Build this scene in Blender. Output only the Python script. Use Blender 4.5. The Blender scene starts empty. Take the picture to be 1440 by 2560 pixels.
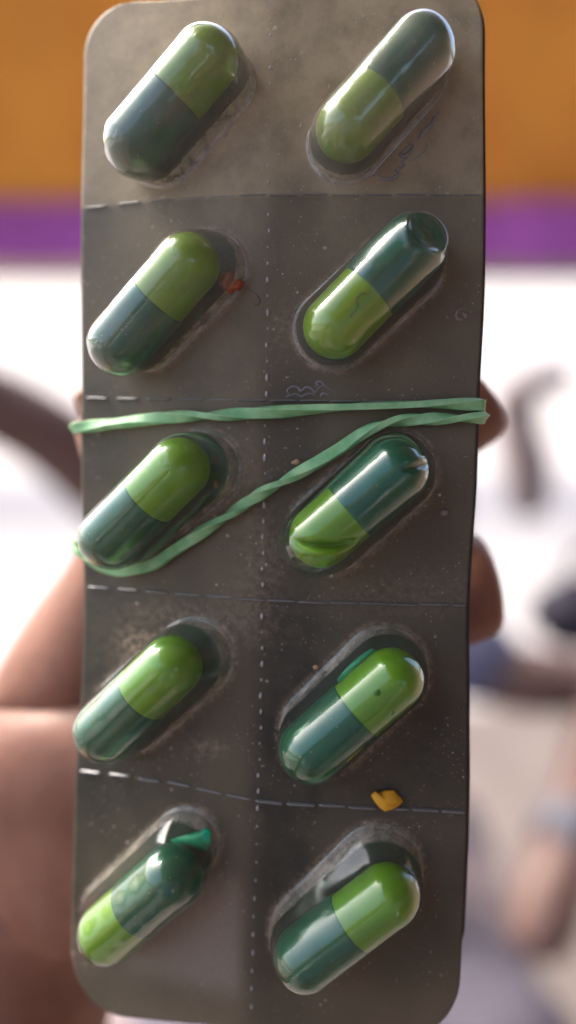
import bpy, bmesh, math, random
import numpy as np
from mathutils import Vector, Matrix, noise
R = math.radians
random.seed(7)
scene = bpy.context.scene
COL = scene.collection

# ------------------------------------------------------------------ camera, sky, sun, exposure
CAM = Vector((0, 0, 1.25)); PITCH = R(15.2)
RIGHT = Vector((1, 0, 0)); FWD = Vector((0, math.cos(PITCH), -math.sin(PITCH))); UP = Vector((0, math.sin(PITCH), math.cos(PITCH)))
F = 2200.0
cam = bpy.data.cameras.new('camera'); camo = bpy.data.objects.new('camera', cam); COL.objects.link(camo)
camo.location = CAM; camo.rotation_euler = (R(90) - PITCH, 0, 0)
cam.sensor_fit = 'VERTICAL'; cam.sensor_height = 36; cam.sensor_width = 36
cam.lens = 18 * F / 1280
cam.clip_start = 0.005; cam.clip_end = 200
cam.dof.use_dof = True; cam.dof.focus_distance = 0.1055
cam.dof.aperture_fstop = cam.lens / 5.6
scene.camera = camo

SUN_EL, SUN_AZ = R(50), R(-52)      # azimuth measured from +Y towards +X
w = bpy.data.worlds.new('World'); scene.world = w; w.use_nodes = True
nt = w.node_tree; bg = nt.nodes['Background']
sky = nt.nodes.new('ShaderNodeTexSky'); sky.sky_type = 'NISHITA'; sky.sun_disc = False
sky.sun_elevation = SUN_EL; sky.sun_rotation = SUN_AZ
sky.air_density = 1.0; sky.dust_density = 5.0; sky.ozone_density = 1.0
nt.links.new(sky.outputs[0], bg.inputs[0]); bg.inputs[1].default_value = 0.15
sl = bpy.data.lights.new('sun', 'SUN'); so = bpy.data.objects.new('sun', sl); COL.objects.link(so)
sl.energy = 1.6; sl.angle = R(26); sl.color = (1, .93, .84)
sd = Vector((math.sin(SUN_AZ) * math.cos(SUN_EL), math.cos(SUN_AZ) * math.cos(SUN_EL), math.sin(SUN_EL)))
so.rotation_euler = sd.to_track_quat('Z', 'Y').to_euler(); so.location = (0, 0, 6)
scene.view_settings.view_transform = 'Standard'; scene.view_settings.look = 'None'
scene.view_settings.exposure = 1.95; scene.view_settings.gamma = 1
scene.cycles.max_bounces = 10; scene.cycles.transparent_max_bounces = 16

# ------------------------------------------------------------------ helpers
def at(u, v, D):
    """point seen at photograph pixel (u, v), D metres in front of the lens"""
    return CAM + D * ((u - 720) / F * RIGHT + (1280 - v) / F * UP + FWD)
def proj(p):
    d = p - CAM; z = d.dot(FWD)
    return 720 + F * d.dot(RIGHT) / z, 1280 - F * d.dot(UP) / z

def link(name, me, mat=None, parent=None, smooth=True):
    o = bpy.data.objects.new(name, me); COL.objects.link(o)
    if mat: me.materials.append(mat)
    if smooth and len(me.polygons): me.polygons.foreach_set('use_smooth', [True] * len(me.polygons))
    if parent: o.parent = parent
    return o
def from_py(name, vs, fs, mat=None, parent=None, smooth=True):
    me = bpy.data.meshes.new(name); me.from_pydata([tuple(v) for v in vs], [], fs); me.validate(); me.update()
    return link(name, me, mat, parent, smooth)
def from_bm(name, bm, mat=None, parent=None, smooth=True):
    me = bpy.data.meshes.new(name); bm.to_mesh(me); bm.free()
    return link(name, me, mat, parent, smooth)
def tag(o, label, cat, group=None, kind=None):
    if label: o['label'] = label
    if cat: o['category'] = cat
    if group: o['group'] = group
    if kind: o['kind'] = kind
    return o
def empty(name, loc, label, cat, group=None):
    o = bpy.data.objects.new(name, None); COL.objects.link(o); o.location = loc; o.empty_display_size = .01
    bpy.context.view_layer.update()
    return tag(o, label, cat, group)
def adopt(child, parent):
    """parent without moving (the child's mesh is in world coordinates)"""
    child.parent = parent
    child.matrix_parent_inverse = Matrix.Translation(parent.location).inverted() if parent.rotation_euler[:] == (0, 0, 0) else parent.matrix_world.inverted()
    return child

def tube(path, radii, n=10, cap=True):
    bm = bmesh.new(); rings = []
    for i, p in enumerate(path):
        t = (path[min(i + 1, len(path) - 1)] - path[max(i - 1, 0)]).normalized()
        a = t.orthogonal().normalized() if i == 0 else (pa - t * pa.dot(t)).normalized()
        pa = a; b = t.cross(a); r = radii[i] if hasattr(radii, '__len__') else radii
        rings.append([bm.verts.new(p + r * (math.cos(k * 2 * math.pi / n) * a + math.sin(k * 2 * math.pi / n) * b)) for k in range(n)])
    for i in range(len(rings) - 1):
        for k in range(n):
            bm.faces.new((rings[i][k], rings[i][(k + 1) % n], rings[i + 1][(k + 1) % n], rings[i + 1][k]))
    if cap:
        bm.faces.new(rings[0][::-1]); bm.faces.new(rings[-1])
    return bm
def spline(pts, m=8):
    """Catmull-Rom through pts (tuples or Vectors)"""
    pts = [Vector(p) for p in pts]; out = []
    for i in range(len(pts) - 1):
        p0, p1, p2, p3 = pts[max(i - 1, 0)], pts[i], pts[i + 1], pts[min(i + 2, len(pts) - 1)]
        for k in range(m):
            t = k / m
            out.append(.5 * ((2 * p1) + (p2 - p0) * t + (2 * p0 - 5 * p1 + 4 * p2 - p3) * t * t + (3 * p1 - p0 - 3 * p2 + p3) * t ** 3))
    out.append(pts[-1]); return out
def box_bm(bm, lo, hi, bev=0):
    r = bmesh.ops.create_cube(bm, size=1, matrix=Matrix.Translation([(a + b) / 2 for a, b in zip(lo, hi)]) @ Matrix.Diagonal([b - a for a, b in zip(lo, hi)] + [1]))
    if bev: bmesh.ops.bevel(bm, geom=list({e for v in r['verts'] for e in v.link_edges}), offset=bev, segments=2, affect='EDGES')
def skinned(name, verts, edges, radii, mat, parent=None, sub=2, root=0):
    me = bpy.data.meshes.new(name); me.from_pydata([tuple(v) for v in verts], edges, [])
    o = link(name, me, None, None, False)
    sk = o.modifiers.new('skin', 'SKIN'); sk.use_smooth_shade = True
    for i, r in enumerate(radii):
        d = me.skin_vertices[0].data[i]; d.radius = (r, r) if not hasattr(r, '__len__') else r
        d.use_root = (i == root)
    s = o.modifiers.new('sub', 'SUBSURF'); s.levels = sub; s.render_levels = sub
    dg = bpy.context.evaluated_depsgraph_get(); dg.update()
    ev = bpy.data.meshes.new_from_object(o.evaluated_get(dg))
    bpy.data.objects.remove(o)
    ev.name = name
    oo = link(name, ev, None, None, True)
    ev.materials.clear(); ev.materials.append(mat)
    if parent: adopt(oo, parent)
    return oo

# ------------------------------------------------------------------ materials
def mat(name, col, rough=.5, spec=.5, **kw):
    m = bpy.data.materials.new(name); m.use_nodes = True
    b = m.node_tree.nodes['Principled BSDF']
    b.inputs['Base Color'].default_value = (*col, 1); b.inputs['Roughness'].default_value = rough
    b.inputs['Specular IOR Level'].default_value = spec
    for k, v in kw.items(): b.inputs[k.replace('_', ' ')].default_value = v
    return m
def nd(m, t, **kw):
    n = m.node_tree.nodes.new(t)
    for k, v in kw.items():
        if k in n.inputs: n.inputs[k].default_value = v
        else: setattr(n, k, v)
    return n
def lk(m, a, b): m.node_tree.links.new(a, b)
def ramp(m, fac, stops):
    r = nd(m, 'ShaderNodeValToRGB'); e = r.color_ramp.elements
    while len(e) < len(stops): e.new(.5)
    for x, (p, c) in zip(e, stops):
        x.position = p; x.color = (c, c, c, 1) if not hasattr(c, '__len__') else (*c, 1)
    lk(m, fac, r.inputs[0]); return r.outputs[0]
def mixc(m, fac, a, b, blend='MIX'):
    n = nd(m, 'ShaderNodeMix', data_type='RGBA', blend_type=blend)
    for s, x in ((n.inputs[0], fac), (n.inputs[6], a), (n.inputs[7], b)):
        if hasattr(x, 'links'): lk(m, x, s)
        elif hasattr(x, '__len__'): s.default_value = (*x, 1)
        else: s.default_value = x
    return n.outputs[2]
def math_(m, op, a, b=0):
    n = nd(m, 'ShaderNodeMath', operation=op)
    for s, x in ((n.inputs[0], a), (n.inputs[1], b)):
        if hasattr(x, 'links'): lk(m, x, s)
        else: s.default_value = x
    return n.outputs[0]
def mottled(name, c1, c2, scale, rough=.6, spec=.4, bump=0, detail=6, **kw):
    """a material whose colour wanders between two tones, with optional fine relief"""
    m = mat(name, c1, rough, spec, **kw); b = m.node_tree.nodes['Principled BSDF']
    tc = nd(m, 'ShaderNodeTexCoord'); n = nd(m, 'ShaderNodeTexNoise', Scale=scale, Detail=detail)
    lk(m, tc.outputs['Object'], n.inputs['Vector'])
    f = ramp(m, n.outputs[0], [(.35, 0.), (.65, 1.)])
    lk(m, mixc(m, f, c1, c2), b.inputs['Base Color'])
    if bump:
        bp = nd(m, 'ShaderNodeBump', Strength=.5, Distance=bump); n2 = nd(m, 'ShaderNodeTexNoise', Scale=scale * 8, Detail=4)
        lk(m, tc.outputs['Object'], n2.inputs['Vector']); lk(m, n2.outputs[0], bp.inputs['Height']); lk(m, bp.outputs[0], b.inputs['Normal'])
    return m

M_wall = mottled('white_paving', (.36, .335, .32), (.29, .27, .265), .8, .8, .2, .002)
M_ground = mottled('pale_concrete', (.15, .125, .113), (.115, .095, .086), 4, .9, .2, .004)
M_orange = mottled('orange_cloth', (.54, .26, .042), (.38, .145, .026), .7, .85, .2, .001)
M_purple = mottled('purple_cloth', (.34, .10, .31), (.26, .075, .24), 3, .85, .2, .001)
for m_ in (M_orange, M_purple):
    N_ = m_.node_tree.nodes; b_ = N_['Principled BSDF']; tl_ = nd(m_, 'ShaderNodeBsdfTranslucent'); mx_ = nd(m_, 'ShaderNodeMixShader'); mx_.inputs[0].default_value = .4
    lk(m_, b_.inputs['Base Color'].links[0].from_socket, tl_.inputs[0]); lk(m_, b_.outputs[0], mx_.inputs[1]); lk(m_, tl_.outputs[0], mx_.inputs[2]); lk(m_, mx_.outputs[0], N_['Material Output'].inputs['Surface'])
M_skin = mottled('brown_skin', (.27, .128, .085), (.17, .074, .048), 60, .5, .35, .0002, Subsurface_Weight=.3, Subsurface_Scale=.006)
M_skin_far = mottled('deep_brown_skin', (.155, .088, .072), (.10, .056, .046), 14, .5, .35, .0008)
M_nail = mat('fingernail', (.50, .34, .22), .3)
M_slate = mottled('slate_blue_cotton', (.13, .13, .19), (.09, .09, .14), 20, .9, .2, .001)
M_lav = mottled('lavender_cotton', (.115, .10, .125), (.09, .08, .10), 14, .9, .2, .001)
M_chair = mottled('mauve_brown_wood', (.25, .19, .185), (.18, .135, .13), 12, .55, .4)
M_bag = mottled('navy_canvas', (.040, .036, .055), (.025, .023, .035), 25, .8, .3, .001)
M_hair = mat('black_hair', (.015, .013, .012), .6)
M_steel = mat('brushed_steel', (.10, .10, .12), .5, .5)
M_eye = mat('eye_white', (.7, .66, .6), .2)

# ------------------------------------------------------------------ surroundings behind the pack
# one ground sheet to the horizon, and the beige floor near by on top of it
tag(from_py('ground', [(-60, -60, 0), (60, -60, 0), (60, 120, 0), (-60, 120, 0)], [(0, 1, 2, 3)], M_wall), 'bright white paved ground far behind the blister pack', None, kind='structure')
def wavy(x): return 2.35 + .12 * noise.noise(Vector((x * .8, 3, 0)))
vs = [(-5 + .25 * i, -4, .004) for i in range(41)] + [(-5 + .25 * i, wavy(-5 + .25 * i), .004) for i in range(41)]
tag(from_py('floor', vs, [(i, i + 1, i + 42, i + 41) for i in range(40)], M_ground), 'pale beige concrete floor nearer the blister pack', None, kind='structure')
WALL_Y = 6.0

def cloth(name, x0, x1, z0, z1, y, folds, m, parent, hem=0, seed=0):
    nx, nz = 160, 14; vs = []; fs = []
    for j in range(nz + 1):
        for i in range(nx + 1):
            x = x0 + (x1 - x0) * i / nx; f = j / nz
            d = folds * (noise.noise(Vector((x * 3.1 + seed, f * .35, 1))) + .5 * noise.noise(Vector((x * 9 + seed, f * .5, 4))))
            zz = z0 + (z1 - z0) * f + (1 - f) * hem * noise.noise(Vector((x * 2.1 + seed, 7, 0)))
            vs.append((x, y - .03 + d * (.5 + .5 * (1 - f)), zz))
    for j in range(nz):
        for i in range(nx):
            a = j * (nx + 1) + i; fs.append((a, a + 1, a + nx + 2, a + nx + 1))
    o = from_py(name, vs, fs, m); s = o.modifiers.new('thickness', 'SOLIDIFY'); s.thickness = .004
    return adopt(o, parent)
ban = empty('hanging_cloth', (0, WALL_Y, 1.29), 'orange cloth with a wide purple border hanging across the background', 'cloth')
cloth('orange_panel', -5, 5, 1.70, 3.25, WALL_Y - .02, .10, M_orange, ban, .035, 3)
cloth('purple_border', -5, 5, 1.29, 1.73, WALL_Y + .02, .05, M_purple, ban, .012, 9)
M_pole = mottled('grey_pole_paint', (.3, .3, .3), (.22, .21, .2), 9, .5)
adopt(from_bm('pole', tube([Vector((-5.2, WALL_Y, 3.27)), Vector((5.2, WALL_Y, 3.27))], .03), M_pole), ban)
for x in (-5.1, 5.1): adopt(from_bm('post', tube([Vector((x, WALL_Y, 0)), Vector((x, WALL_Y, 3.3))], .035), M_pole), ban)

# the porch is unseen and added to block sky light: open to the left and to the front
po = empty('blocker', (1.7, -1.0, 0), 'tan porch roof and side wall added unseen to shade the camera side', 'blocker')
M_blocker = mottled('tan_blocker_boards', (.22, .16, .115), (.17, .12, .085), 5, .8, .2, .001)
bm = bmesh.new(); box_bm(bm, (-.55, -2.6, 2.35), (4, .9, 2.45), .01); adopt(from_bm('blocker_roof', bm, M_blocker, None, False), po)
bm = bmesh.new(); box_bm(bm, (1.55, -1.595, 0), (1.65, .9, 2.345), .01); adopt(from_bm('blocker_wall', bm, M_blocker, None, False), po)
for x in (3.9,):
    bm = bmesh.new(); box_bm(bm, (x - .05, .75, 0), (x + .05, .85, 2.345), .006); adopt(from_bm('post', bm, M_blocker, None, False), po)

# armchair: only one armrest and its post clear the pack's right edge
ch = empty('armchair', at(900, 2300, 1.25), 'brown wooden armchair whose armrest and post show right of the pack', 'chair')
def chair_part(name, pts, rad, n=10): return adopt(from_bm(name, tube(spline(pts, 6), rad, n), M_chair), ch)
chair_part('armrest', [at(1400, 945, 1.5), at(1330, 955, 1.42), at(1295, 990, 1.36)], .026)
chair_part('post', [at(1288, 975, 1.36), at(1296, 1080, 1.36), at(1318, 1180, 1.36), at(1322, 1295, 1.36)], [.034] * 8 + [.038] * 6 + [.034, .032, .028, .022, .014])
chair_part('armrest', [at(300, 1330, 1.45), at(300, 1330, 1.1)], .02)
z_seat = .44
sc_ = at(800, 2300, 1.18)
bm = bmesh.new(); box_bm(bm, (sc_.x - .26, sc_.y - .22, z_seat - .04), (sc_.x + .26, sc_.y + .26, z_seat), .012)
adopt(from_bm('seat', bm, M_chair, None, False), ch)
bm = bmesh.new(); box_bm(bm, (sc_.x - .22, sc_.y + .27, z_seat), (sc_.x + .22, sc_.y + .30, .95), .012)
adopt(from_bm('backrest', bm, M_chair, None, False), ch)
for sx in (-1, 1):
    for sy in (-.2, .24):
        adopt(from_bm('leg', tube([Vector((sc_.x + sx * .23, sc_.y + sy, 0)), Vector((sc_.x + sx * .23, sc_.y + sy, z_seat - .04))], .02), M_chair), ch)

# navy bag hung at the chair's right, seen at the frame's right edge
bgo = empty('bag', at(1450, 1600, 1.35), 'dark navy cloth bag at the right edge below the armrest', 'bag')
bm = bmesh.new(); bmesh.ops.create_uvsphere(bm, u_segments=24, v_segments=16, radius=1)
c0 = at(1455, 1535, 1.35)
for v in bm.verts:
    n = v.co.copy(); v.co = c0 + Vector((n.x * .08, n.y * .05, n.z * (.062 if n.z > 0 else .055))) * (1 + .16 * noise.noise(n * 2.2))
adopt(from_bm('bag_body', bm, M_bag), bgo)
adopt(from_bm('handle', tube(spline([c0 + Vector((-.03, 0, .045)), c0 + Vector((-.01, 0, .10)), c0 + Vector((.05, 0, .11)), c0 + Vector((.07, 0, .04))], 8), .007), M_bag), bgo)

# seated person, almost wholly behind the pack: arms, sleeve, watch and one thigh come out at its sides
pr = empty('person', at(760, 2400, 1.08), 'seated person in slate blue shirt and lavender trousers wearing a steel watch', 'person')
V = []; E = []; RD = []
def add(p, r, par=None):
    V.append(p); RD.append(r)
    if par is not None: E.append((par, len(V) - 1))
    return len(V) - 1
hip = add(at(740, 2380, 1.10), .13)
ab = add(at(735, 2050, 1.10), .13, hip); chs = add(at(730, 1650, 1.10), .145, ab); nb = add(at(725, 1290, 1.10), .075, chs)
nk = add(at(725, 1130, 1.09), .055, nb); hd = add(at(725, 930, 1.07), .085, nk); tp = add(at(725, 720, 1.08), .075, hd)
s1 = add(at(480, 1400, 1.08), .06, nb); e1 = add(at(130, 1085, .98), .047, s1); m1 = add(at(-60, 985, .93), .046, e1); w1 = add(at(-330, 930, .9), .03, m1); h1 = add(at(-470, 930, .9), .035, w1)
s2 = add(at(980, 1420, 1.08), .06, nb); u2 = add(at(1210, 1690, 1.0), .042, s2); e2 = add(at(1540, 1720, .98), .040, u2); w2 = add(at(1440, 2060, .86), .030, e2); h2 = add(at(1375, 2230, .80), .036, w2); k2 = add(at(1330, 2420, .78), .034, h2)
adopt(skinned('body', V, E, RD, M_skin_far), pr)
# face and hair
hc = at(725, 850, 1.07)
def blob(c, s, m, name, parent, seg=14):
    bm = bmesh.new(); bmesh.ops.create_uvsphere(bm, u_segments=seg, v_segments=seg - 4, radius=1)
    for v in bm.verts: v.co = Vector(c) + Vector((v.co.x * s[0], v.co.y * s[1], v.co.z * s[2]))
    return adopt(from_bm(name, bm, m), parent)
hh = blob(hc + Vector((0, .03, .05)), (.095, .10, .095), M_hair, 'hair', pr)
blob(hc + Vector((0, -.092, -.01)), (.016, .02, .024), M_skin_far, 'nose', pr)
for sx in (-1, 1):
    blob(hc + Vector((sx * .034, -.078, .02)), (.014, .01, .009), M_eye, 'eye', pr)
    blob(hc + Vector((sx * .092, .0, .0)), (.012, .02, .03), M_skin_far, 'ear', pr)
blob(hc + Vector((0, -.082, -.055)), (.026, .012, .009), mat('lips', (.16, .06, .05), .5), 'mouth', pr)
# shirt with its left sleeve, trousers, watch
V = []; E = []; RD = []
a0 = add(at(740, 2330, 1.10), .145); a1 = add(at(735, 2000, 1.10), .145, a0); a2 = add(at(730, 1650, 1.10), .16, a1); a3 = add(at(725, 1330, 1.10), .095, a2)
b1 = add(at(480, 1400, 1.08), .075, a3); add(at(350, 1300, 1.05), .068, b1)
b2 = add(at(980, 1420, 1.08), .075, a3); b3 = add(at(1160, 1640, 1.01), .055, b2); add(at(1300, 1700, .99), .050, b3)
adopt(skinned('shirt', V, E, RD, M_slate), pr)
V = []; E = []; RD = []
t0 = add(at(740, 2420, 1.10), .14); t1 = add(at(900, 2470, 1.04), .095, t0); t2 = add(at(1180, 2560, .90), .080, t1); t3 = add(at(1330, 2620, .82), .070, t2); add(at(1290, 3300, .92), .05, t3)
t4 = add(at(560, 2560, 1.0), .095, t0); t5 = add(at(430, 2700, .80), .075, t4); add(at(430, 3500, .9), .05, t5)
adopt(skinned('trousers', V, E, RD, M_lav), pr)
wd = (at(1375, 2230, .80) - at(1440, 2060, .86)).normalized(); wc = at(1425, 2085, .85)
wv = empty('w', wc, None, None); bpy.data.objects.remove(wv)
adopt(from_bm('watch_strap', tube([wc - wd * .014, wc - wd * .012, wc + wd * .012, wc + wd * .014], [.030, .036, .036, .030], 20), M_steel), pr)
fc = (CAM - wc).normalized()
adopt(from_bm('watch_case', tube([wc + fc * .032, wc + fc * .034, wc + fc * .042, wc + fc * .044], [.018, .021, .021, .018], 20), M_steel), pr)

# ------------------------------------------------------------------ the shape of the pack
def lin(x, xp, fp): return np.interp(x, xp, fp)
def smooth_interp(x, xp, fp):
    """cubic Hermite with finite-difference slopes"""
    x = np.asarray(x, float); xp = np.asarray(xp, float); fp = np.asarray(fp, float)
    m = np.gradient(fp, xp); i = np.clip(np.searchsorted(xp, x) - 1, 0, len(xp) - 2)
    h = xp[i + 1] - xp[i]; t = (x - xp[i]) / h
    return ((2 * t**3 - 3 * t**2 + 1) * fp[i] + (t**3 - 2 * t**2 + t) * h * m[i] + (-2 * t**3 + 3 * t**2) * fp[i + 1] + (t**3 - t**2) * h * m[i + 1])
AX = [0, .22, .465, .75, 1]
LINES = np.array([[6, 0, -25, -55, -80], [522, 500, 488, 488, 490], [993, 999, 1001, 1003, 1000], [1465, 1482, 1500, 1508, 1513], [1925, 1953, 2000, 2018, 2030], [2528, 2550, 2568, 2584, 2596]], float)
LT = [0, .5, 1, 1.5, 2, 2.4, 3, 3.5, 4, 4.5, 5]
LX = [211, 209, 203, 203, 205, 203, 210, 205, 190, 181, 178]
RX = [1208, 1207, 1209, 1206, 1193, 1187, 1168, 1168, 1168, 1157, 1143]
DT = [.1105, .1086, .1092, .1103, .1110, .1145]
def uv_of(a, t):
    a = np.asarray(a, float); t = np.asarray(t, float)
    u = smooth_interp(t, LT, LX) * (1 - a) + smooth_interp(t, LT, RX) * a
    L = np.array([smooth_interp(a, AX, l) for l in LINES])
    i = np.clip(np.floor(t).astype(int), 0, 4); fr = t - i
    v = np.take_along_axis(L, i[None], 0)[0] * (1 - fr) + np.take_along_axis(L, (i + 1)[None], 0)[0] * fr
    return u, v
def depth(a, t):
    a = np.asarray(a, float); t = np.asarray(t, float)
    d = np.interp(t, [0, 1, 2, 3, 4, 5], DT)
    # soften the folds a little
    d = .5 * d + .25 * (np.interp(t - .06, [0, 1, 2, 3, 4, 5], DT) + np.interp(t + .06, [0, 1, 2, 3, 4, 5], DT))
    b = np.where(a < .5, .0085 * np.clip((.5 - a) / .5, 0, 2) ** 1.6, -.0012 * (a - .5) / .5)
    return d + b
def surf(a, t, du=0., dv=0.):
    u, v = uv_of(a, t); D = depth(a, t)
    return np.stack([(u + du - 720) / F * D, (1280 - v - dv) / F * D, D], -1)       # camera axes: right, up, forward
def to_world(q): return CAM + float(q[0]) * RIGHT + float(q[1]) * UP + float(q[2]) * FWD
def inv(u, v):
    """pack coordinates (a, t) under a photograph pixel"""
    a = np.full(np.shape(u), .5); t = np.full(np.shape(u), 2.5)
    for _ in range(25):
        cu, cv = uv_of(a, t); ua, va = uv_of(a + 1e-3, t); ut, vt = uv_of(a, t + 1e-3)
        J = np.array([[(ua - cu), (ut - cu)], [(va - cv), (vt - cv)]]) / 1e-3
        det = J[0, 0] * J[1, 1] - J[0, 1] * J[1, 0]
        eu, ev = u - cu, v - cv
        a = np.clip(a + (J[1, 1] * eu - J[0, 1] * ev) / det, -.3, 1.3); t = np.clip(t + (-J[1, 0] * eu + J[0, 0] * ev) / det, -.2, 5.2)
    return a, t
def Spx(u, v):
    a, t = inv(np.array([float(u)]), np.array([float(v)])); return to_world(surf(a, t)[0])
def Spx_many(u, v):
    a, t = inv(np.asarray(u, float), np.asarray(v, float)); return [to_world(q) for q in surf(a, t)]
def Npx(u, v, e=12.):
    p = Spx_many([u - e, u + e, u, u], [v, v, v - e, v + e])
    return (p[1] - p[0]).cross(p[2] - p[3]).normalized()          # towards the camera
def lift(u, v, h, n=None):
    """world point h metres above the pack that is seen at pixel (u, v)"""
    n = n or Npx(u, v); qu, qv = u, v
    for _ in range(4):
        pu, pv = proj(Spx(qu, qv) + n * h); qu += u - pu; qv += v - pv
    return Spx(qu, qv) + n * h

BLIST = [  # outline: lower-left cap centre, upper-right cap centre, radius (px); capsule seam, axis angle, lime end, label
    ((368, 343), (519, 170), 104, (440, 240), 49, 'B'),
    ((867, 323), (1030, 140), 108, (948, 236), 48, 'A'),
    ((330, 819), (494, 653), 105, (396, 748), 49, 'B'),
    ((839, 807), (1011, 647), 108, (921, 731), 46, 'A'),
    ((317, 1307), (476, 1173), 106, (372, 1246), 45, 'B'),
    ((828, 1330), (991, 1182), 105, (872, 1280), 41, 'A'),
    ((310, 1787), (460, 1656), 110, (356, 1736), 44, 'B'),
    ((813, 1839), (962, 1690), 114, (892, 1776), 41.5, 'B'),
    ((269, 2296), (440, 2129), 98, (338, 2271), 41, 'A'),
    ((789, 2359), (944, 2204), 120, (880, 2306), 37, 'B')]
HD = .0088; RC = .0040; X_CAP = .0112; X_BOD = .0094; NOSE = RC * .95; HC = RC + .0003
DOMES = []
for A, B, r, seam, ang, lime in BLIST:
    cx, cy = (A[0] + B[0]) / 2, (A[1] + B[1]) / 2; n = Npx(cx, cy, 60)
    pu, pv = proj(Spx(cx, cy) + n * HD * .8); kk = .5 if len(DOMES) < 6 else .36; su, sv = -kk * (pu - cx), -kk * (pv - cy)
    k = math.hypot(su, sv)
    DOMES.append(dict(A=(A[0] + su, A[1] + sv), B=(B[0] + su, B[1] + sv), r=r - .25 * k, n=n, seam=seam, ang=ang, lime=lime))
    print('dome', [round(x) for x in (*DOMES[-1]['A'], *DOMES[-1]['B'], su, sv, DOMES[-1]['r'])])

for i, d in enumerate(DOMES):
    d['r'] *= .97 if i in (5, 7, 9) else .94
    (su, sv), ang, n = d['seam'], R(d['ang']), d['n']
    dx, dy = math.cos(ang), -math.sin(ang)
    p0 = lift(su, sv, HC, n); p1 = lift(su + dx * 60, sv + dy * 60, HC, n); p2 = lift(su - dx * 60, sv - dy * 60, HC, n)
    up_ = (p1 - p2); up_ = (up_ - n * up_.dot(n)).normalized()          # along the capsule, towards the upper right
    d['p0'] = p0; d['ax'] = up_ if d['lime'] == 'B' else -up_
    xl, xd = X_BOD - NOSE, -(X_CAP - NOSE)
    lo_, hi_ = (xd, xl) if d['lime'] == 'B' else (-xl, -xd)
    d['cA'] = p0 + up_ * lo_ - n * HC; d['cB'] = p0 + up_ * hi_ - n * HC; d['up'] = up_
def dent(i, x, y, z, shell):
    """how far the plastic and the gelatin of blister i are pushed in, at (x along the capsule to the upper right, y to the upper left, z) in mm"""
    z0 = Vector((0, 0, 0)); p = Vector((x, y, z))
    def cap_in(cx, nrm, off, k):                  # the round end beyond a plane is turned inside out
        nrm = Vector(nrm).normalized(); t = (p - Vector((cx, 0, 0))).dot(nrm) - off
        return nrm * (-t * k) if t > 0 and z > -1 else z0
    k = 1.2 if shell else 1.45
    if i == 3:
        nz = .22 * noise.noise(p * .4) + .04 * noise.noise(p * 1.6)
        r_ = cap_in(7.3, (.58, -.14, .80), (3.32 if shell else 2.75) + nz, 1.12 if shell else 1.2)
        t = (p - Vector((7.3, 0, 0))).dot(Vector((.58, -.14, .80)).normalized()) - (3.32 if shell else 2.75) - nz
        if shell and z > 0: r_ = r_ + Vector((.58, -.14, .80)) * (.22 * math.exp(-((t + .22) / .22)**2))
        return r_
    if i == 5:
        if z < -1: return z0
        l = (x + 4.6) * .75 - (y + .9) * .66; dd = (x + 4.6) * .66 + (y + .9) * .75 - .045 * l * l
        o = 1.35 * math.exp(-abs(dd / .36)**1.5) * math.exp(-(l / 3.0)**4) - .55 * math.exp(-((dd + 1.0) / .5)**2) * math.exp(-(l / 2.6)**2)
        r_ = z0
        for cx, cy, k2 in ((9.4, -1.2, .9),):
            l = (x - cx) * .86 - (y - cy) * .51; dd = (x - cx) * .51 + (y - cy) * .86
            r_ = r_ - (p - Vector((6.5, 0, 0))).normalized() * (.6 * k2 * math.exp(-abs(dd / .34)**1.5) * math.exp(-(l / 1.5)**4) - .12 * math.exp(-((dd - .85) / .4)**2) * math.exp(-(l / 1.4)**2))
        return Vector((0, 0, -o)) + r_
    return z0
def seg_dist(u, v, d):
    ax, ay = d['A']; bx, by = d['B']; L2 = (bx - ax)**2 + (by - ay)**2
    t = np.clip(((u - ax) * (bx - ax) + (v - ay) * (by - ay)) / L2, 0, 1)
    return np.hypot(u - ax - t * (bx - ax), v - ay - t * (by - ay))

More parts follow.
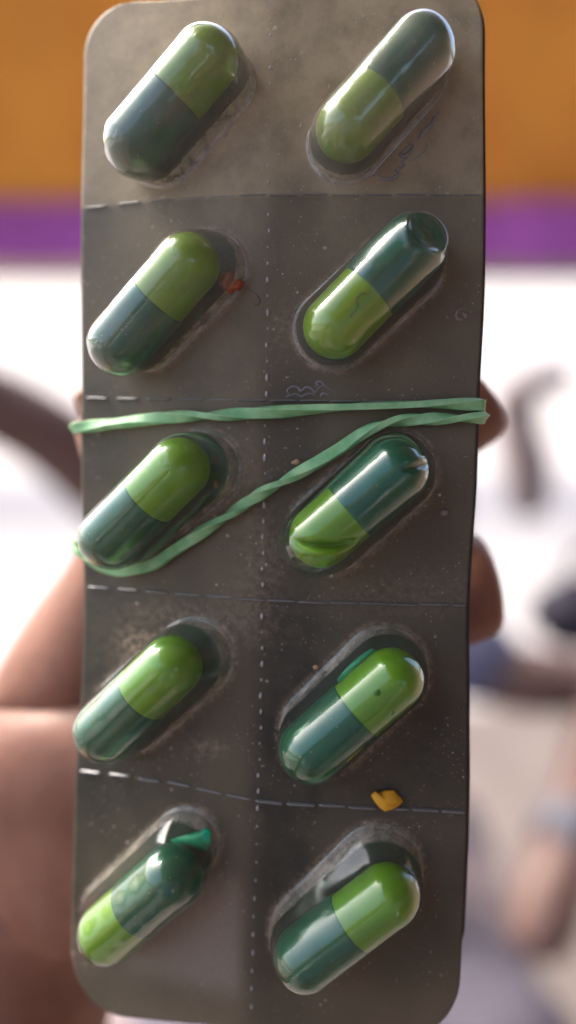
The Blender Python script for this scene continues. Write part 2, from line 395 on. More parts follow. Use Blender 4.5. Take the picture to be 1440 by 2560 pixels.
# ------------------------------------------------------------------ pack materials
def film_material():
    m = mat('film_over_foil', (.03, .026, .02), .3, .22); b = m.node_tree.nodes['Principled BSDF']
    uv = nd(m, 'ShaderNodeUVMap', uv_map='mm')
    at_ = lambda n: nd(m, 'ShaderNodeAttribute', attribute_name=n).outputs['Fac']
    def noi(s, det=5, rough=.55, vec=None):
        x = nd(m, 'ShaderNodeTexNoise', Scale=s, Detail=det, Roughness=rough); lk(m, vec or uv.outputs[0], x.inputs['Vector']); return x.outputs[0]
    mp = nd(m, 'ShaderNodeMapping'); mp.inputs['Scale'].default_value = (1.0, .6, 1); lk(m, uv.outputs[0], mp.inputs[0])
    base = mixc(m, at_('veil_tone'), (.037, .036, .028), (.36, .285, .18))
    base = mixc(m, ramp(m, noi(.28, 4), [(.4, 0), (.75, .5)]), base, (.10, .082, .056))
    base = mixc(m, at_('residue'), base, (.27, .235, .195))
    base = mixc(m, ramp(m, noi(2.4, 6, .7, mp.outputs[0]), [(.52, 0), (.8, .35)]), base, (.10, .085, .065))
    # dust: sparse bright specks of two sizes
    def specks(scale, size, dens):
        v = nd(m, 'ShaderNodeTexVoronoi', Scale=scale); lk(m, uv.outputs[0], v.inputs['Vector'])
        s = math_(m, 'LESS_THAN', v.outputs['Distance'], size)
        sep = nd(m, 'ShaderNodeSeparateColor'); lk(m, v.outputs['Color'], sep.inputs[0])
        return math_(m, 'MULTIPLY', s, math_(m, 'MULTIPLY', math_(m, 'LESS_THAN', sep.outputs[0], dens), sep.outputs[1]))
    sp = math_(m, 'MAXIMUM', specks(1.5, .14, .35), math_(m, 'MAXIMUM', specks(.62, .12, .32), specks(3.2, .17, .3)))
    sp = math_(m, 'MULTIPLY', sp, math_(m, 'MAXIMUM', ramp(m, noi(.14, 5, .65), [(.44, .04), (.62, 1.)]), math_(m, 'MULTIPLY', at_('grime'), 1.3)))
    gr = math_(m, 'MULTIPLY', at_('grime'), ramp(m, noi(1.1, 8, .75), [(.42, 0), (.62, 1)]))
    base = mixc(m, gr, base, (.30, .225, .16))
    base = mixc(m, math_(m, 'MULTIPLY', sp, .95), base, (.60, .53, .44))
    base = mixc(m, at_('foil'), base, (.10, .107, .092))
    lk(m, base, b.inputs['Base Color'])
    lk(m, math_(m, 'MULTIPLY', at_('foil'), .6), b.inputs['Metallic'])
    rg = ramp(m, noi(.9, 6, .7, mp.outputs[0]), [(.3, .40), (.75, .62)])
    lk(m, math_(m, 'ADD', rg, math_(m, 'MULTIPLY', math_(m, 'MAXIMUM', gr, sp), .4)), b.inputs['Roughness'])
    bp = nd(m, 'ShaderNodeBump', Strength=.35, Distance=.00008)
    hh = math_(m, 'ADD', math_(m, 'MULTIPLY', noi(.7, 8, .65), 2.2), sp)
    lk(m, hh, bp.inputs['Height']); lk(m, bp.outputs[0], b.inputs['Normal'])
    return m
M_film = film_material()
M_foil = mat('foil_backing', (.30, .29, .27), .38, .5, Metallic=.9)
M_edge = mat('perforation_lip', (.15, .15, .15), .25, .9)

def dome_material(haze, tint=(.90, .96, .93)):
    m = bpy.data.materials.new('clear_blister_plastic'); m.use_nodes = True; N = m.node_tree.nodes
    N.remove(N['Principled BSDF']); out = N['Material Output']
    tr = nd(m, 'ShaderNodeBsdfTransparent', Color=(*tint, 1)); gl = nd(m, 'ShaderNodeBsdfGlossy', Roughness=.12); gl.inputs['Color'].default_value = (1, 1, 1, 1)
    df = nd(m, 'ShaderNodeBsdfDiffuse'); df.inputs['Color'].default_value = (.36, .32, .26, 1)
    tc = nd(m, 'ShaderNodeTexCoord')
    def noi(s, det=5, rough=.6):
        x = nd(m, 'ShaderNodeTexNoise', Scale=s, Detail=det, Roughness=rough); lk(m, tc.outputs['Object'], x.inputs['Vector']); return x.outputs[0]
    lw = nd(m, 'ShaderNodeLayerWeight', Blend=.5)     # facing: 0 head-on, 1 at the rim
    fz = math_(m, 'POWER', lw.outputs['Facing'], 2.5)
    fr = math_(m, 'ADD', math_(m, 'MULTIPLY', fz, .85), .045)
    bp = nd(m, 'ShaderNodeBump', Strength=.3, Distance=.00006); lk(m, noi(900, 4), bp.inputs['Height'])
    lk(m, bp.outputs[0], gl.inputs['Normal']); lk(m, ramp(m, noi(350, 5), [(.3, .05), (.75, .19)]), gl.inputs['Roughness'])
    # scuffs and dust on the plastic; haze also paints the milky veil
    v = nd(m, 'ShaderNodeTexVoronoi', Scale=1600); lk(m, tc.outputs['Object'], v.inputs['Vector'])
    sep = nd(m, 'ShaderNodeSeparateColor'); lk(m, v.outputs['Color'], sep.inputs[0])
    sp = math_(m, 'MULTIPLY', math_(m, 'LESS_THAN', v.outputs['Distance'], .12), math_(m, 'LESS_THAN', sep.outputs[0], .3))
    hz = math_(m, 'ADD', ramp(m, noi(260, 7, .7), [(.35, haze * .6), (.8, haze * 1.9)]), math_(m, 'MULTIPLY', sp, .5))
    at_ = nd(m, 'ShaderNodeAttribute', attribute_name='rim').outputs['Fac']
    hz = math_(m, 'ADD', hz, math_(m, 'MULTIPLY', at_, ramp(m, noi(420, 6, .7), [(.34, .15), (.62, .95)])))
    m1 = nd(m, 'ShaderNodeMixShader'); lk(m, hz, m1.inputs[0]); lk(m, tr.outputs[0], m1.inputs[1]); lk(m, df.outputs[0], m1.inputs[2])
    m2 = nd(m, 'ShaderNodeMixShader'); lk(m, fr, m2.inputs[0]); lk(m, m1.outputs[0], m2.inputs[1]); lk(m, gl.outputs[0], m2.inputs[2])
    lk(m, m2.outputs[0], out.inputs['Surface'])
    return m
M_domes = [dome_material(h, (.90, .96, .93) if k < 4 else (.80, .95, .88) if k < 6 else (.76, .95, .84)) for k, h in enumerate((.24, .28, .18, .08, .08, .03, .08, .04, .07, .07))]  # haze by row paints the milky veil, green tint the reflections inside

# ------------------------------------------------------------------ front pack: film, backing, blisters, perforations
def sheet_mesh(name, na, ntt, du=0., dv=0., back=0., t_end=5., attrs=False):
    rr = 6.3                                                     # corner radius, mm
    Hmm = 118. * t_end / 5
    ts = np.linspace(0, 1, ntt + 1); ts = np.concatenate([ts[:1], [.002, .004], ts[1:-1], [1 - .004, 1 - .002], ts[-1:]]) * t_end
    ts = np.unique(np.round(np.concatenate([ts, [1, 2, 3, 4] if t_end > 4 else []]), 5))
    tm = ts / t_end * Hmm; e = np.minimum(tm, Hmm - tm)
    ins = np.where(e < rr, rr - np.sqrt(np.clip(rr * rr - (rr - e)**2, 0, None)), 0) / 48.
    s = np.linspace(0, 1, na + 1)
    a = ins[:, None] + (1 - 2 * ins[:, None]) * s[None]; t = np.repeat(ts[:, None], na + 1, 1)
    q = surf(a.ravel(), t.ravel(), du, dv)
    q[:, 2] += back; q[:, 0] *= 1; vs = [to_world(x) for x in q]
    fs = []
    W = na + 1
    for j in range(len(ts) - 1):
        for i in range(na):
            k = j * W + i; fs.append((k, k + W, k + W + 1, k + 1))
    me = bpy.data.meshes.new(name); me.from_pydata([tuple(v) for v in vs], [], fs); me.update()
    uvl = me.uv_layers.new(name='mm'); mm = np.stack([a.ravel() * 48, t.ravel() * 24], -1)
    idx = np.zeros(len(me.loops), int); me.loops.foreach_get('vertex_index', idx)
    uvl.data.foreach_set('uv', mm[idx].astype(np.float32).ravel())
    if attrs:
        u, v = uv_of(a.ravel(), t.ravel()); A = a.ravel()
        def put(n, val):
            at__ = me.attributes.new(n, 'FLOAT', 'POINT'); at__.data.foreach_set('value', np.clip(val, 0, 1).astype(np.float32))
        dist = np.min([seg_dist(u, v, d) / d['r'] for d in DOMES], 0)
        put('foil', np.clip((1.0 - dist) * 12, 0, 1))
        ring = np.exp(-((dist - 1.09) / .06)**2)
        g = .95 * ring
        for gx, gy, sx, sy, k in [(335, 1605, 45, 40, 1.), (520, 1870, 55, 25, .8), (220, 2370, 25, 45, 1.2), (600, 1180, 45, 60, .5), (1010, 1480, 200, 60, .3), (650, 1380, 60, 120, .55), (420, 1530, 120, 30, .5), (1140, 280, 22, 26, .6), (700, 820, 30, 60, .5), (620, 1560, 80, 60, .4), (460, 2290, 60, 40, .3)]:
            g = g + k * np.exp(-((u - gx) / sx)**2 - ((v - gy) / sy)**2)
        put('grime', g)
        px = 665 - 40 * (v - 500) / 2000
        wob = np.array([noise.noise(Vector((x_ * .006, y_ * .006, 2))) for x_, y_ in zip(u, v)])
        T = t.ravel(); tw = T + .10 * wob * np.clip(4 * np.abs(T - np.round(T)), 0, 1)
        veil_tone = np.interp(tw, [0, .6, .995, 1.005, 1.7, 2, 2.6, 3, 3.5, 4, 4.4, 5], [.95, .86, .72, .38, .31, .26, .22, .17, .09, .08, .12, .30])  # row grading paints the veil and sheen into the film colour
        veil_tone = veil_tone + .09 * np.exp(-((u - px + 75) / 70)**4) - .10 * np.exp(-((u - px - 75) / 75)**4) + .10 * wob
        veil_tone = veil_tone - np.exp(-((u - 200) / 130)**2) * np.interp(T, [0, .8, 1.6, 5], [.42, .36, .16, .09])  # left edge darkened in colour against the light falling there
        put('veil_tone', veil_tone)
        rs = 1 / (1 + np.exp(-(v - (2190 + .0 * u)) / 18)) / (1 + np.exp((v - 2440 - .25 * (u - 400)) / 16)) / (1 + np.exp((u - 600) / 8)) / (1 + np.exp(-(u - 300 - (2440 - v) * .5) / 14))
        put('residue', rs * .75)
    return me

P1 = empty('blister_pack', Spx(690, 1500), 'dusty clear blister pack of ten green capsules with bent perforated rows', 'blister pack')
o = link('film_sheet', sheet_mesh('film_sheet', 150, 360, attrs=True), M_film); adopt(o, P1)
s_ = o.modifiers.new('thickness', 'SOLIDIFY'); s_.thickness = .00022; s_.offset = -1
o = link('foil_backing', sheet_mesh('foil_backing', 40, 120, back=.00035), M_foil); adopt(o, P1)
s_ = o.modifiers.new('thickness', 'SOLIDIFY'); s_.thickness = .0002; s_.offset = -1

def bump(x, c, w): return math.exp(-((x - c) / w)**2)
def dome_mesh(d, i):
    ax, ay = d['A']; bx, by = d['B']; r = d['r']; n = d['n']
    L = math.hypot(bx - ax, by - ay); ex, ey = (bx - ax) / L, (by - ay) / L; fx, fy = -ey, ex       # f: lower-right side (image axes)
    nc, ns = 32, 30; loop = []
    for k in range(ns): loop.append((k / ns * L, 0, 1))
    for k in range(nc): th = math.pi / 2 - math.pi * k / nc; loop.append((L, math.cos(th), math.sin(th)))
    for k in range(ns): loop.append((L - k / ns * L, 0, -1))
    for k in range(nc): th = -math.pi / 2 - math.pi * k / nc; loop.append((0, math.cos(th), math.sin(th)))
    prof = []
    K = 44
    for k in range(1, K + 1):
        ph = math.pi / 2 * (k / K) * .985
        prof.append((math.sin(ph)**(2 / 2.35), HD * math.cos(ph)**(2 / 2.15)))
    prof += [(1.008, .0004), (1.02, .00016), (1.045, .00005), (1.075, .00001)]
    A3, B3 = Spx(ax, ay), Spx(bx, by)
    e3 = B3 - A3; e3 = (e3 - n * e3.dot(n)).normalized(); f3 = e3.cross(n); f3 = f3 if f3.dot(RIGHT) > 0 else -f3
    scale = (A3 - CAM).dot(FWD) / F
    ring = Spx_many([ax + sx * ex + r * (cx_ * ex + cy_ * fx) for sx, cx_, cy_ in loop], [ay + sx * ey + r * (cx_ * ey + cy_ * fy) for sx, cx_, cy_ in loop])
    vs = []; rim = []
    for rho, h in prof:
        w_ = min(1, h / (HD * .55)); w_ = w_ * w_ * (3 - 2 * w_)
        wr_ = min(1, h / (HD * .9))
        for (sx, cx_, cy_), P in zip(loop, ring):
            f = sx / L
            dirv = e3 * cx_ + f3 * cy_
            basep = A3.lerp(B3, f) + dirv * (r * scale); corr = P - basep
            top = d['cA'].lerp(d['cB'], f)
            rad = (r * scale) * (1 - w_) + (RC + .00075) * w_
            q = A3.lerp(B3, f).lerp(top, w_) + dirv * (rad * rho) + corr * (1 - w_) * min(rho, 1.2)
            q = q + n * (h + .00006 * wr_ * noise.noise(Vector((sx * .03 + i * 9, cx_ * 2, cy_ * 2 + rho))))
            m_ = q - d['p0']
            if i in (3, 5):
                dv_ = dent(i, m_.dot(d['up']) * 1000, -m_.dot(f3) * 1000, m_.dot(n) * 1000, True) * .001
                q = q + d['up'] * dv_.x - f3 * dv_.y + n * dv_.z
            vs.append(q); rim.append(max(0, 1 - abs(rho - 1.0) / .09) if h < .002 else 0)
    W = len(loop); bm = bmesh.new(); lay = bm.verts.layers.float.new('rim'); bv = [bm.verts.new(v) for v in vs]
    for v, x in zip(bv, rim): v[lay] = x
    for j in range(len(prof) - 1):
        for k in range(W):
            q4 = [bv[j * W + k], bv[j * W + (k + 1) % W], bv[(j + 1) * W + (k + 1) % W], bv[(j + 1) * W + k]]
            bm.faces.new(q4)
    opp = lambda k: 2 * ns + nc - k
    for k in range(ns): bm.faces.new((bv[k], bv[k + 1], bv[opp(k + 1)], bv[opp(k)]))
    bm.faces.new(bv[ns:ns + nc + 1]); bm.faces.new(bv[2 * ns + nc:W] + [bv[0]])
    bmesh.ops.recalc_face_normals(bm, faces=bm.faces)
    if sum((f.normal.dot(n) for f in bm.faces)) < 0: bmesh.ops.reverse_faces(bm, faces=bm.faces)
    return bm
for i, d in enumerate(DOMES):
    adopt(from_bm('blister', dome_mesh(d, i), M_domes[i]), P1)

# slits of the four cross perforations: raised lips that catch the sky
def lip_mesh():
    bm = bmesh.new(); rings = []
    for k in range(13):
        x = math.copysign(1 - (1 - abs(-1 + 2 * k / 12))**1.8, -1 + 2 * k / 12); s = (1 - abs(x)**14) if abs(x) < 1 else 0.04
        rings.append([bm.verts.new((x * .5, math.cos(th) * s * .5, max(-.2, math.sin(th)) * s * .5)) for th in [math.pi * j / 6 for j in range(7)]])
    for a, b in zip(rings, rings[1:]):
        for j in range(6): bm.faces.new((a[j], b[j], b[j + 1], a[j + 1]))
    bmesh.ops.recalc_face_normals(bm, faces=bm.faces)
    me = bpy.data.meshes.new('perforation_slit'); bm.to_mesh(me); bm.free(); me.materials.append(M_edge)
    me.polygons.foreach_set('use_smooth', [True] * len(me.polygons)); return me
LIP = lip_mesh()
def frame_at(p, xdir, n):
    x = (xdir - n * xdir.dot(n)).normalized(); y = n.cross(x)
    return Matrix(((x.x, y.x, n.x, p.x), (x.y, y.y, n.y, p.y), (x.z, y.z, n.z, p.z), (0, 0, 0, 1)))
def at_at(a, t, h=0.):
    e = 2e-3
    q = [to_world(x) for x in surf(np.array([a, a + e, a - e, a, a]), np.array([t, t, t, t + e, t - e]))]
    n = (q[1] - q[2]).cross(q[4] - q[3]).normalized()
    return q[0] + n * h, (q[1] - q[2]).normalized(), n
inv_root = Matrix.Translation(P1.location).inverted()
def slit(a, t, length, width, height, ang=0.):
    p, x, n = at_at(a, t, .00002)
    if ang: x = Matrix.Rotation(ang, 3, n) @ x
    o = bpy.data.objects.new('perforation_slit', LIP); COL.objects.link(o); o.parent = P1
    o.matrix_basis = inv_root @ frame_at(p, x, n) @ Matrix.Diagonal((length, width, height, 1))
for t in (1, 2, 3, 4):
    a = .004
    while a < .985:
        la = .074 * random.uniform(.92, 1.06)
        if a + la > .995: la = .995 - a
        dim = bump(a + la / 2, .34, .10) + .35 * bump(a + la / 2, .62, .08)
        hgt = .00075 * (1 - .8 * min(1, dim)) * {1: .5, 2: 1, 3: 1, 4: 1.1}[t]
        slit(a + la / 2, t + random.uniform(-.003, .003), la * .049, .00034 * {1: .6, 2: .9, 3: 1, 4: 1.4}[t] * (1 - .4 * min(1, dim)), hgt)
        a += la + .006
# long centre perforation: small nicks one above the other
bm = bmesh.new()
for k in range(62):
    t = .06 + k * .0795
    if abs(t - round(t)) < .03: continue
    p, x, n = at_at(.4655 + random.uniform(-.002, .002), t)
    s = random.uniform(.5, 1.3) * (.55 if t < .9 else 1)
    M = frame_at(p, x, n) @ Matrix.Diagonal((.00016 * s, .00026 * s * random.uniform(.7, 1.6), .00022 * s, 1))
    bmesh.ops.create_icosphere(bm, subdivisions=2, radius=1, matrix=M)
adopt(from_bm('centre_perforation', bm, mat('nick_lip', (.38, .37, .37), .35, .7)), P1)
# wrinkles and embossed scribbles in the film
M_wr = mat('film_wrinkle', (.16, .165, .18), .25, .8)
def ridge(name, pts, r, m=M_wr, par=P1, hgt=0.):
    sp = spline([(x, y, 0) for x, y in pts], 6); P = Spx_many([p.x for p in sp], [p.y for p in sp])
    n = Npx(*pts[len(pts) // 2]); k = len(P)
    rad = [r * (.25 + .75 * math.sin(math.pi * (i + .5) / k)) * random.uniform(.75, 1.2) for i in range(k)]
    o = from_bm(name, tube([p + n * hgt for p in P], rad, 8), m)
    if par: adopt(o, par)
    return o
ridge('film_wrinkle', [(1100, 278), (1085, 296), (1078, 312), (1060, 326), (1050, 342), (1042, 352)], .00022)
ridge('film_wrinkle', [(1030, 358), (1015, 372), (1002, 386), (1010, 392), (1024, 380), (1032, 366), (1026, 358)], .00022)
ridge('film_wrinkle', [(1020, 395), (1004, 404), (1010, 412), (998, 422), (990, 428), (992, 438), (975, 448), (952, 446), (940, 438), (920, 442)], .00022)
ridge('film_wrinkle', [(1010, 405), (1035, 398), (1055, 384), (1068, 366), (1062, 356)], .00009)
for pts in ([(712, 992), (722, 986), (718, 976), (732, 966), (746, 970), (752, 978), (766, 968), (782, 974), (786, 982), (800, 968), (812, 962)],
            [(716, 994), (730, 986), (744, 986), (752, 992), (762, 988), (776, 984), (790, 990)],
            [(784, 966), (796, 964), (790, 958), (802, 954), (812, 964), (822, 972), (838, 980)],
            [(800, 994), (806, 984), (818, 986), (822, 994)]):
    ridge('embossed_mark', pts, .00013)
ridge('film_wrinkle', [(561, 345), (566, 338), (568, 330)], .00012)
ridge('dust_ring', [(1158, 770), (1146, 776), (1140, 786), (1144, 796), (1158, 800)], .00024, mat('dust_ring', (.24, .19, .17), .9))
ridge('dust_ring', [(1156, 784), (1164, 788), (1162, 796)], .0003, mat('dust_ring', (.26, .2, .18), .9))
for gx, gy in ((1112, 1280), (700, 1352), (1110, 1278)):
    pass

# second pack, lying right behind the first one
P2 = empty('blister_pack', Spx(1150, 1900) + FWD * .003, 'second blister pack behind, only its right edge and lower corner showing', 'blister pack')
o = link('film_sheet', sheet_mesh('film_sheet', 60, 160, du=13, dv=-8, back=.0016, t_end=4.80, attrs=False), mottled('rear_film', (.05, .047, .04), (.035, .033, .028), 400, .32)); adopt(o, P2)
o = link('foil_backing', sheet_mesh('foil_backing', 40, 100, du=13, dv=-8, back=.0019, t_end=4.80), M_foil); adopt(o, P2)
s_ = o.modifiers.new('thickness', 'SOLIDIFY'); s_.thickness = .0002; s_.offset = -1

# ------------------------------------------------------------------ capsules
def gel(name, c1, c2, rough, sss):
    m = mottled(name, c1, c2, 220, rough, .32, 0, 4, Subsurface_Weight=sss, Subsurface_Scale=.0012, Coat_Weight=.12, Coat_Roughness=.2)
    b = m.node_tree.nodes['Principled BSDF']
    tc = nd(m, 'ShaderNodeTexCoord'); bp = nd(m, 'ShaderNodeBump', Strength=.25, Distance=.00005); n2 = nd(m, 'ShaderNodeTexNoise', Scale=1500, Detail=3)
    lk(m, tc.outputs['Object'], n2.inputs['Vector']); lk(m, n2.outputs[0], bp.inputs['Height']); lk(m, bp.outputs[0], b.inputs['Normal'])
    return m
M_lime = gel('lime_gelatin', (.20, .325, .006), (.155, .27, .007), .30, .2)
M_teal = gel('dark_teal_gelatin', (.002, .112, .064), (.0015, .080, .045), .34, .18)
def lathe(profile, n=40):
    bm = bmesh.new(); rings = []
    for x, r in profile:
        rings.append([bm.verts.new((x, r * math.cos(2 * math.pi * k / n), r * math.sin(2 * math.pi * k / n))) for k in range(n)])
    for a, b in zip(rings, rings[1:]):
        for k in range(n): bm.faces.new((a[k], a[(k + 1) % n], b[(k + 1) % n], b[k]))
    bm.faces.new(rings[0][::-1]); bm.faces.new(rings[-1])
    bmesh.ops.remove_doubles(bm, verts=bm.verts, dist=1e-7); bmesh.ops.recalc_face_normals(bm, faces=bm.faces)
    return bm
def half(x0, x1, r, lip, nose, n=40, ns=6, nn=12):
    """from an open mouth at x0 to a round end at x1, seam at x=0"""
    pr_ = [(x0, r * .93), (x0, r - lip), (x0 + lip * .6, r - lip * .25), (x0 + lip * 1.6, r)]
    xs = x1 - nose
    for k in range(ns + 1): pr_.append((x0 + .0006 + (xs - x0 - .0006) * k / ns, r))
    for k in range(1, nn + 1):
        th = math.pi / 2 * k / nn * .97; pr_.append((xs + nose * math.sin(th), r * math.cos(th)))
    return lathe(pr_, n)
me_cap = bpy.data.meshes.new('cap'); b_ = half(0, X_CAP, RC, .00018, NOSE); b_.to_mesh(me_cap); b_.free(); me_cap.materials.append(M_teal)
me_bod = bpy.data.meshes.new('body'); b_ = half(-.004, X_BOD, RC - .00016, .0001, NOSE); b_.to_mesh(me_bod); b_.free(); me_bod.materials.append(M_lime)
for me in (me_cap, me_bod): me.polygons.foreach_set('use_smooth', [True] * len(me.polygons))
CAPL = ['capsule in the topmost blister on the left, lime end up, blurred',
        'capsule in the topmost blister on the right, mostly dark, lime end down',
        'capsule in the left blister beside the orange crumb, lime end up',
        'capsule under the blister with a crescent dent, lime end down',
        'capsule in the left blister between the two strands of the rubber band',
        'capsule with its lime end under a creased slit, right below the rubber band',
        'capsule in the left blister just below the rubber band loop, lime end up',
        'lime and teal capsule in the roomy blister right above the yellow flake',
        'capsule in the lowest blister on the left, lime end down, emerald gleam above',
        'capsule in the lowest blister on the right, lime end up, below the yellow flake']
def dented(me, i, d, flip):
    """a copy of the half pressed in like its blister; the half's own X axis runs from the seam to its round end"""
    m2 = me.copy(); bm = half(0, X_CAP, RC, .00018, NOSE, 160, 40, 50) if flip else half(-.004, X_BOD - (.0012 if i == 5 else 0), RC - .00016, .0001, NOSE, 160, 50, 50)
    k = 1 if (d['lime'] == 'B') != flip else -1          # +1: X runs to the upper right
    for v in bm.verts:
        dv_ = dent(i, v.co.x * 1000 * k, v.co.y * 1000 * k, v.co.z * 1000, False) * .001
        v.co += Vector((dv_.x * k, dv_.y * k, dv_.z))
    bm.to_mesh(m2); bm.free(); m2.polygons.foreach_set('use_smooth', [True] * len(m2.polygons)); return m2
for i, (d, lab) in enumerate(zip(DOMES, CAPL)):
    # root Empty at the seam, its X axis towards the lime end
    e = bpy.data.objects.new('capsule', None); COL.objects.link(e); e.empty_display_size = .003
    e.matrix_world = frame_at(d['p0'], d['ax'], d['n']); tag(e, lab, 'capsule', 'green capsules in the blister pack')
    dn = i in (3, 5)
    c = bpy.data.objects.new('cap', dented(me_cap, i, d, True) if dn else me_cap); COL.objects.link(c); c.parent = e; c.rotation_euler = (0, 0, math.pi)
    b2_ = bpy.data.objects.new('body', dented(me_bod, i, d, False) if dn else me_bod); COL.objects.link(b2_); b2_.parent = e

# ------------------------------------------------------------------ rubber band: one loop, twice round both packs
M_rub = mottled('green_rubber', (.30, .53, .28), (.15, .38, .17), 400, .55, .4, .00006, Subsurface_Weight=.15, Subsurface_Scale=.0015)
f1 = [(204, 1071), (300, 1060), (430, 1045), (560, 1039), (700, 1031), (830, 1022), (950, 1015), (1080, 1012), (1190, 1013)]
f2 = [(206, 1376), (232, 1398), (270, 1416), (330, 1424), (395, 1408), (440, 1378), (500, 1338), (560, 1298), (630, 1250), (700, 1208), (780, 1164), (850, 1122), (900, 1088), (950, 1064), (1010, 1052), (1100, 1048), (1196, 1046)]
def front(pts, h=.0011):
    return [Spx(x, y) + Npx(x, y) * h for x, y in pts]
def side(u, v, h): n = Npx(min(max(u, 215), 1180), v); return Spx(u, v) + n * h
def backs(p, q): return [Spx(x, y) - Npx(x, y) * .0036 for x, y in [(p[0] + (q[0] - p[0]) * k / 5, p[1] + (q[1] - p[1]) * k / 5) for k in range(6)]]
loop = front(f1) + [side(1203, 1014, 0), side(1204, 1015, -.002)] + backs((1190, 1020), (212, 1366)) + [side(190, 1362, -.002), side(188, 1366, -.0002)] + front(f2) \
    + [side(1209, 1045, 0), side(1209, 1044, -.002)] + backs((1192, 1040), (212, 1080)) + [side(190, 1074, -.002), side(188, 1072, -.0002)]
def closed_spline(P, m):
    out = []; K = len(P)
    for i in range(K):
        p0, p1, p2, p3 = P[i - 1], P[i], P[(i + 1) % K], P[(i + 2) % K]
        for k in range(m):
            t = k / m; out.append(.5 * ((2 * p1) + (p2 - p0) * t + (2 * p0 - 5 * p1 + 4 * p2 - p3) * t * t + (3 * p1 - p0 - 3 * p2 + p3) * t ** 3))
    return out
path = closed_spline(loop, 10); K = len(path)
dist = [0.]
for i in range(1, K): dist.append(dist[-1] + (path[i] - path[i - 1]).length)
sec = []
for qx, qy in ((1, 1), (-1, 1), (-1, -1), (1, -1)):
    for c_ in ((.86, 1.0), (1.0, .80)) if qx * qy > 0 else ((1.0, .80), (.86, 1.0)):
        sec.append((qx * c_[0] * .00078, qy * c_[1] * .00046))
bm = bmesh.new(); rings = []
for i in range(K):
    t = (path[(i + 1) % K] - path[i - 1]).normalized()
    n = -FWD; n = (n - t * n.dot(t)); n = n.normalized() if n.length > .3 else n_prev
    if i and n.dot(n_prev) < 0 and False: n = -n
    n_prev = n; b = t.cross(n)
    s = dist[i] / dist[-1]
    tw = R(35) + R(170) * math.sin(s * 2 * math.pi * 4.0 + .6) + R(35) * math.sin(s * 2 * math.pi * 7 + 1)
    wob = 1 + .10 * noise.noise(Vector((s * 60, 0, 0)))
    ca, sa = math.cos(tw), math.sin(tw)
    rings.append([bm.verts.new(path[i] + wob * ((x * ca - y * sa) * b + (x * sa + y * ca) * n)) for x, y in sec])
S = len(sec)
for i in range(K):
    a, b = rings[i], rings[(i + 1) % K]
    for k in range(S): bm.faces.new((a[k], a[(k + 1) % S], b[(k + 1) % S], b[k]))
bmesh.ops.recalc_face_normals(bm, faces=bm.faces)
rb = from_bm('rubber_band', bm, M_rub)
sub = rb.modifiers.new('round', 'SUBSURF'); sub.levels = 1; sub.render_levels = 1
tag(rb, 'twisted green rubber band stretched twice round the blister pack', 'rubber band')

# ------------------------------------------------------------------ crumbs and fibres
def crumb(name, u, v, w, h, th, m, label, seed, n_sub=3, flat=1., height=0.):
    nrm = Npx(u, v); p = Spx(u, v) + nrm * (th * .5 * flat + height); bm = bmesh.new()
    bmesh.ops.create_icosphere(bm, subdivisions=n_sub, radius=1)
    s = .109 / F
    for vv in bm.verts:
        c = vv.co.copy(); k = 1 + .50 * noise.noise(c * 1.9 + Vector((seed, 0, 0))) + .22 * noise.noise(c * 5 + Vector((seed, 3, 0)))
        vv.co = p + (RIGHT * c.x * w * s * .5 + UP * c.y * h * s * .5 + nrm * c.z * th * .5) * k
    return tag(from_bm(name, bm, m), label, 'crumb')
crumb('crumb', 584, 713, 58, 48, .0024, mottled('orange_crumb', (.46, .10, .025), (.30, .06, .018), 900, .35, .6, .0002), 'glossy orange red crumb stuck beside a left blister', 1.3)
# torn yellow flake lying over the lowest perforation
fl = [(928, 1990), (938, 1978), (944, 1984), (962, 1978), (984, 1977), (992, 1986), (1004, 1998), (1007, 2005), (996, 2016), (980, 2024), (962, 2029), (948, 2018), (938, 2006)]
bm = bmesh.new(); nrm = Npx(965, 2000)
ctr = lift(966, 2002, .0009, nrm)
top = [lift(x, y, .0007 + .0002 * math.sin(k * 2.1), nrm) for k, (x, y) in enumerate(fl)]
tv = [bm.verts.new(p) for p in top]; bv_ = [bm.verts.new(p - nrm * .0003) for p in top]; cv = bm.verts.new(ctr); cb = bm.verts.new(ctr - nrm * .0004)
for k in range(len(fl)):
    j = (k + 1) % len(fl)
    bm.faces.new((tv[k], tv[j], bv_[j], bv_[k])); bm.faces.new((cv, tv[j], tv[k])); bm.faces.new((cb, bv_[k], bv_[j]))
bmesh.ops.recalc_face_normals(bm, faces=bm.faces)
tag(from_bm('flake', bm, mottled('yellow_flake', (.80, .43, .03), (.62, .30, .025), 500, .6, .3, .0001)), 'torn yellow flake lying on the lowest perforation line', 'flake')
# thin plates painting emerald glints of light in two of the lower blisters, and specks on a lime end
M_em = mat('emerald_glint', (.008, .36, .19), .25, .6, Subsurface_Weight=.3, Subsurface_Scale=.001)
def glint(pts, label, h):
    bm = bmesh.new(); c_ = (sum(p[0] for p in pts) / len(pts), sum(p[1] for p in pts) / len(pts)); nn_ = Npx(*c_)
    tv = [bm.verts.new(lift(x, y, h + .0004 * math.sin(k * 1.7), nn_)) for k, (x, y) in enumerate(pts)]; cv = bm.verts.new(lift(*c_, h + .0005, nn_))
    bw = [bm.verts.new(v.co - nn_ * .0003) for v in tv]; cb = bm.verts.new(cv.co - nn_ * .0003); K_ = len(pts)
    for k in range(K_):
        j = (k + 1) % K_; bm.faces.new((cv, tv[j], tv[k])); bm.faces.new((cb, bw[k], bw[j])); bm.faces.new((tv[k], tv[j], bw[j], bw[k]))
    bmesh.ops.recalc_face_normals(bm, faces=bm.faces)
    tag(from_bm('painted_glint', bm, M_em), label, 'glint')
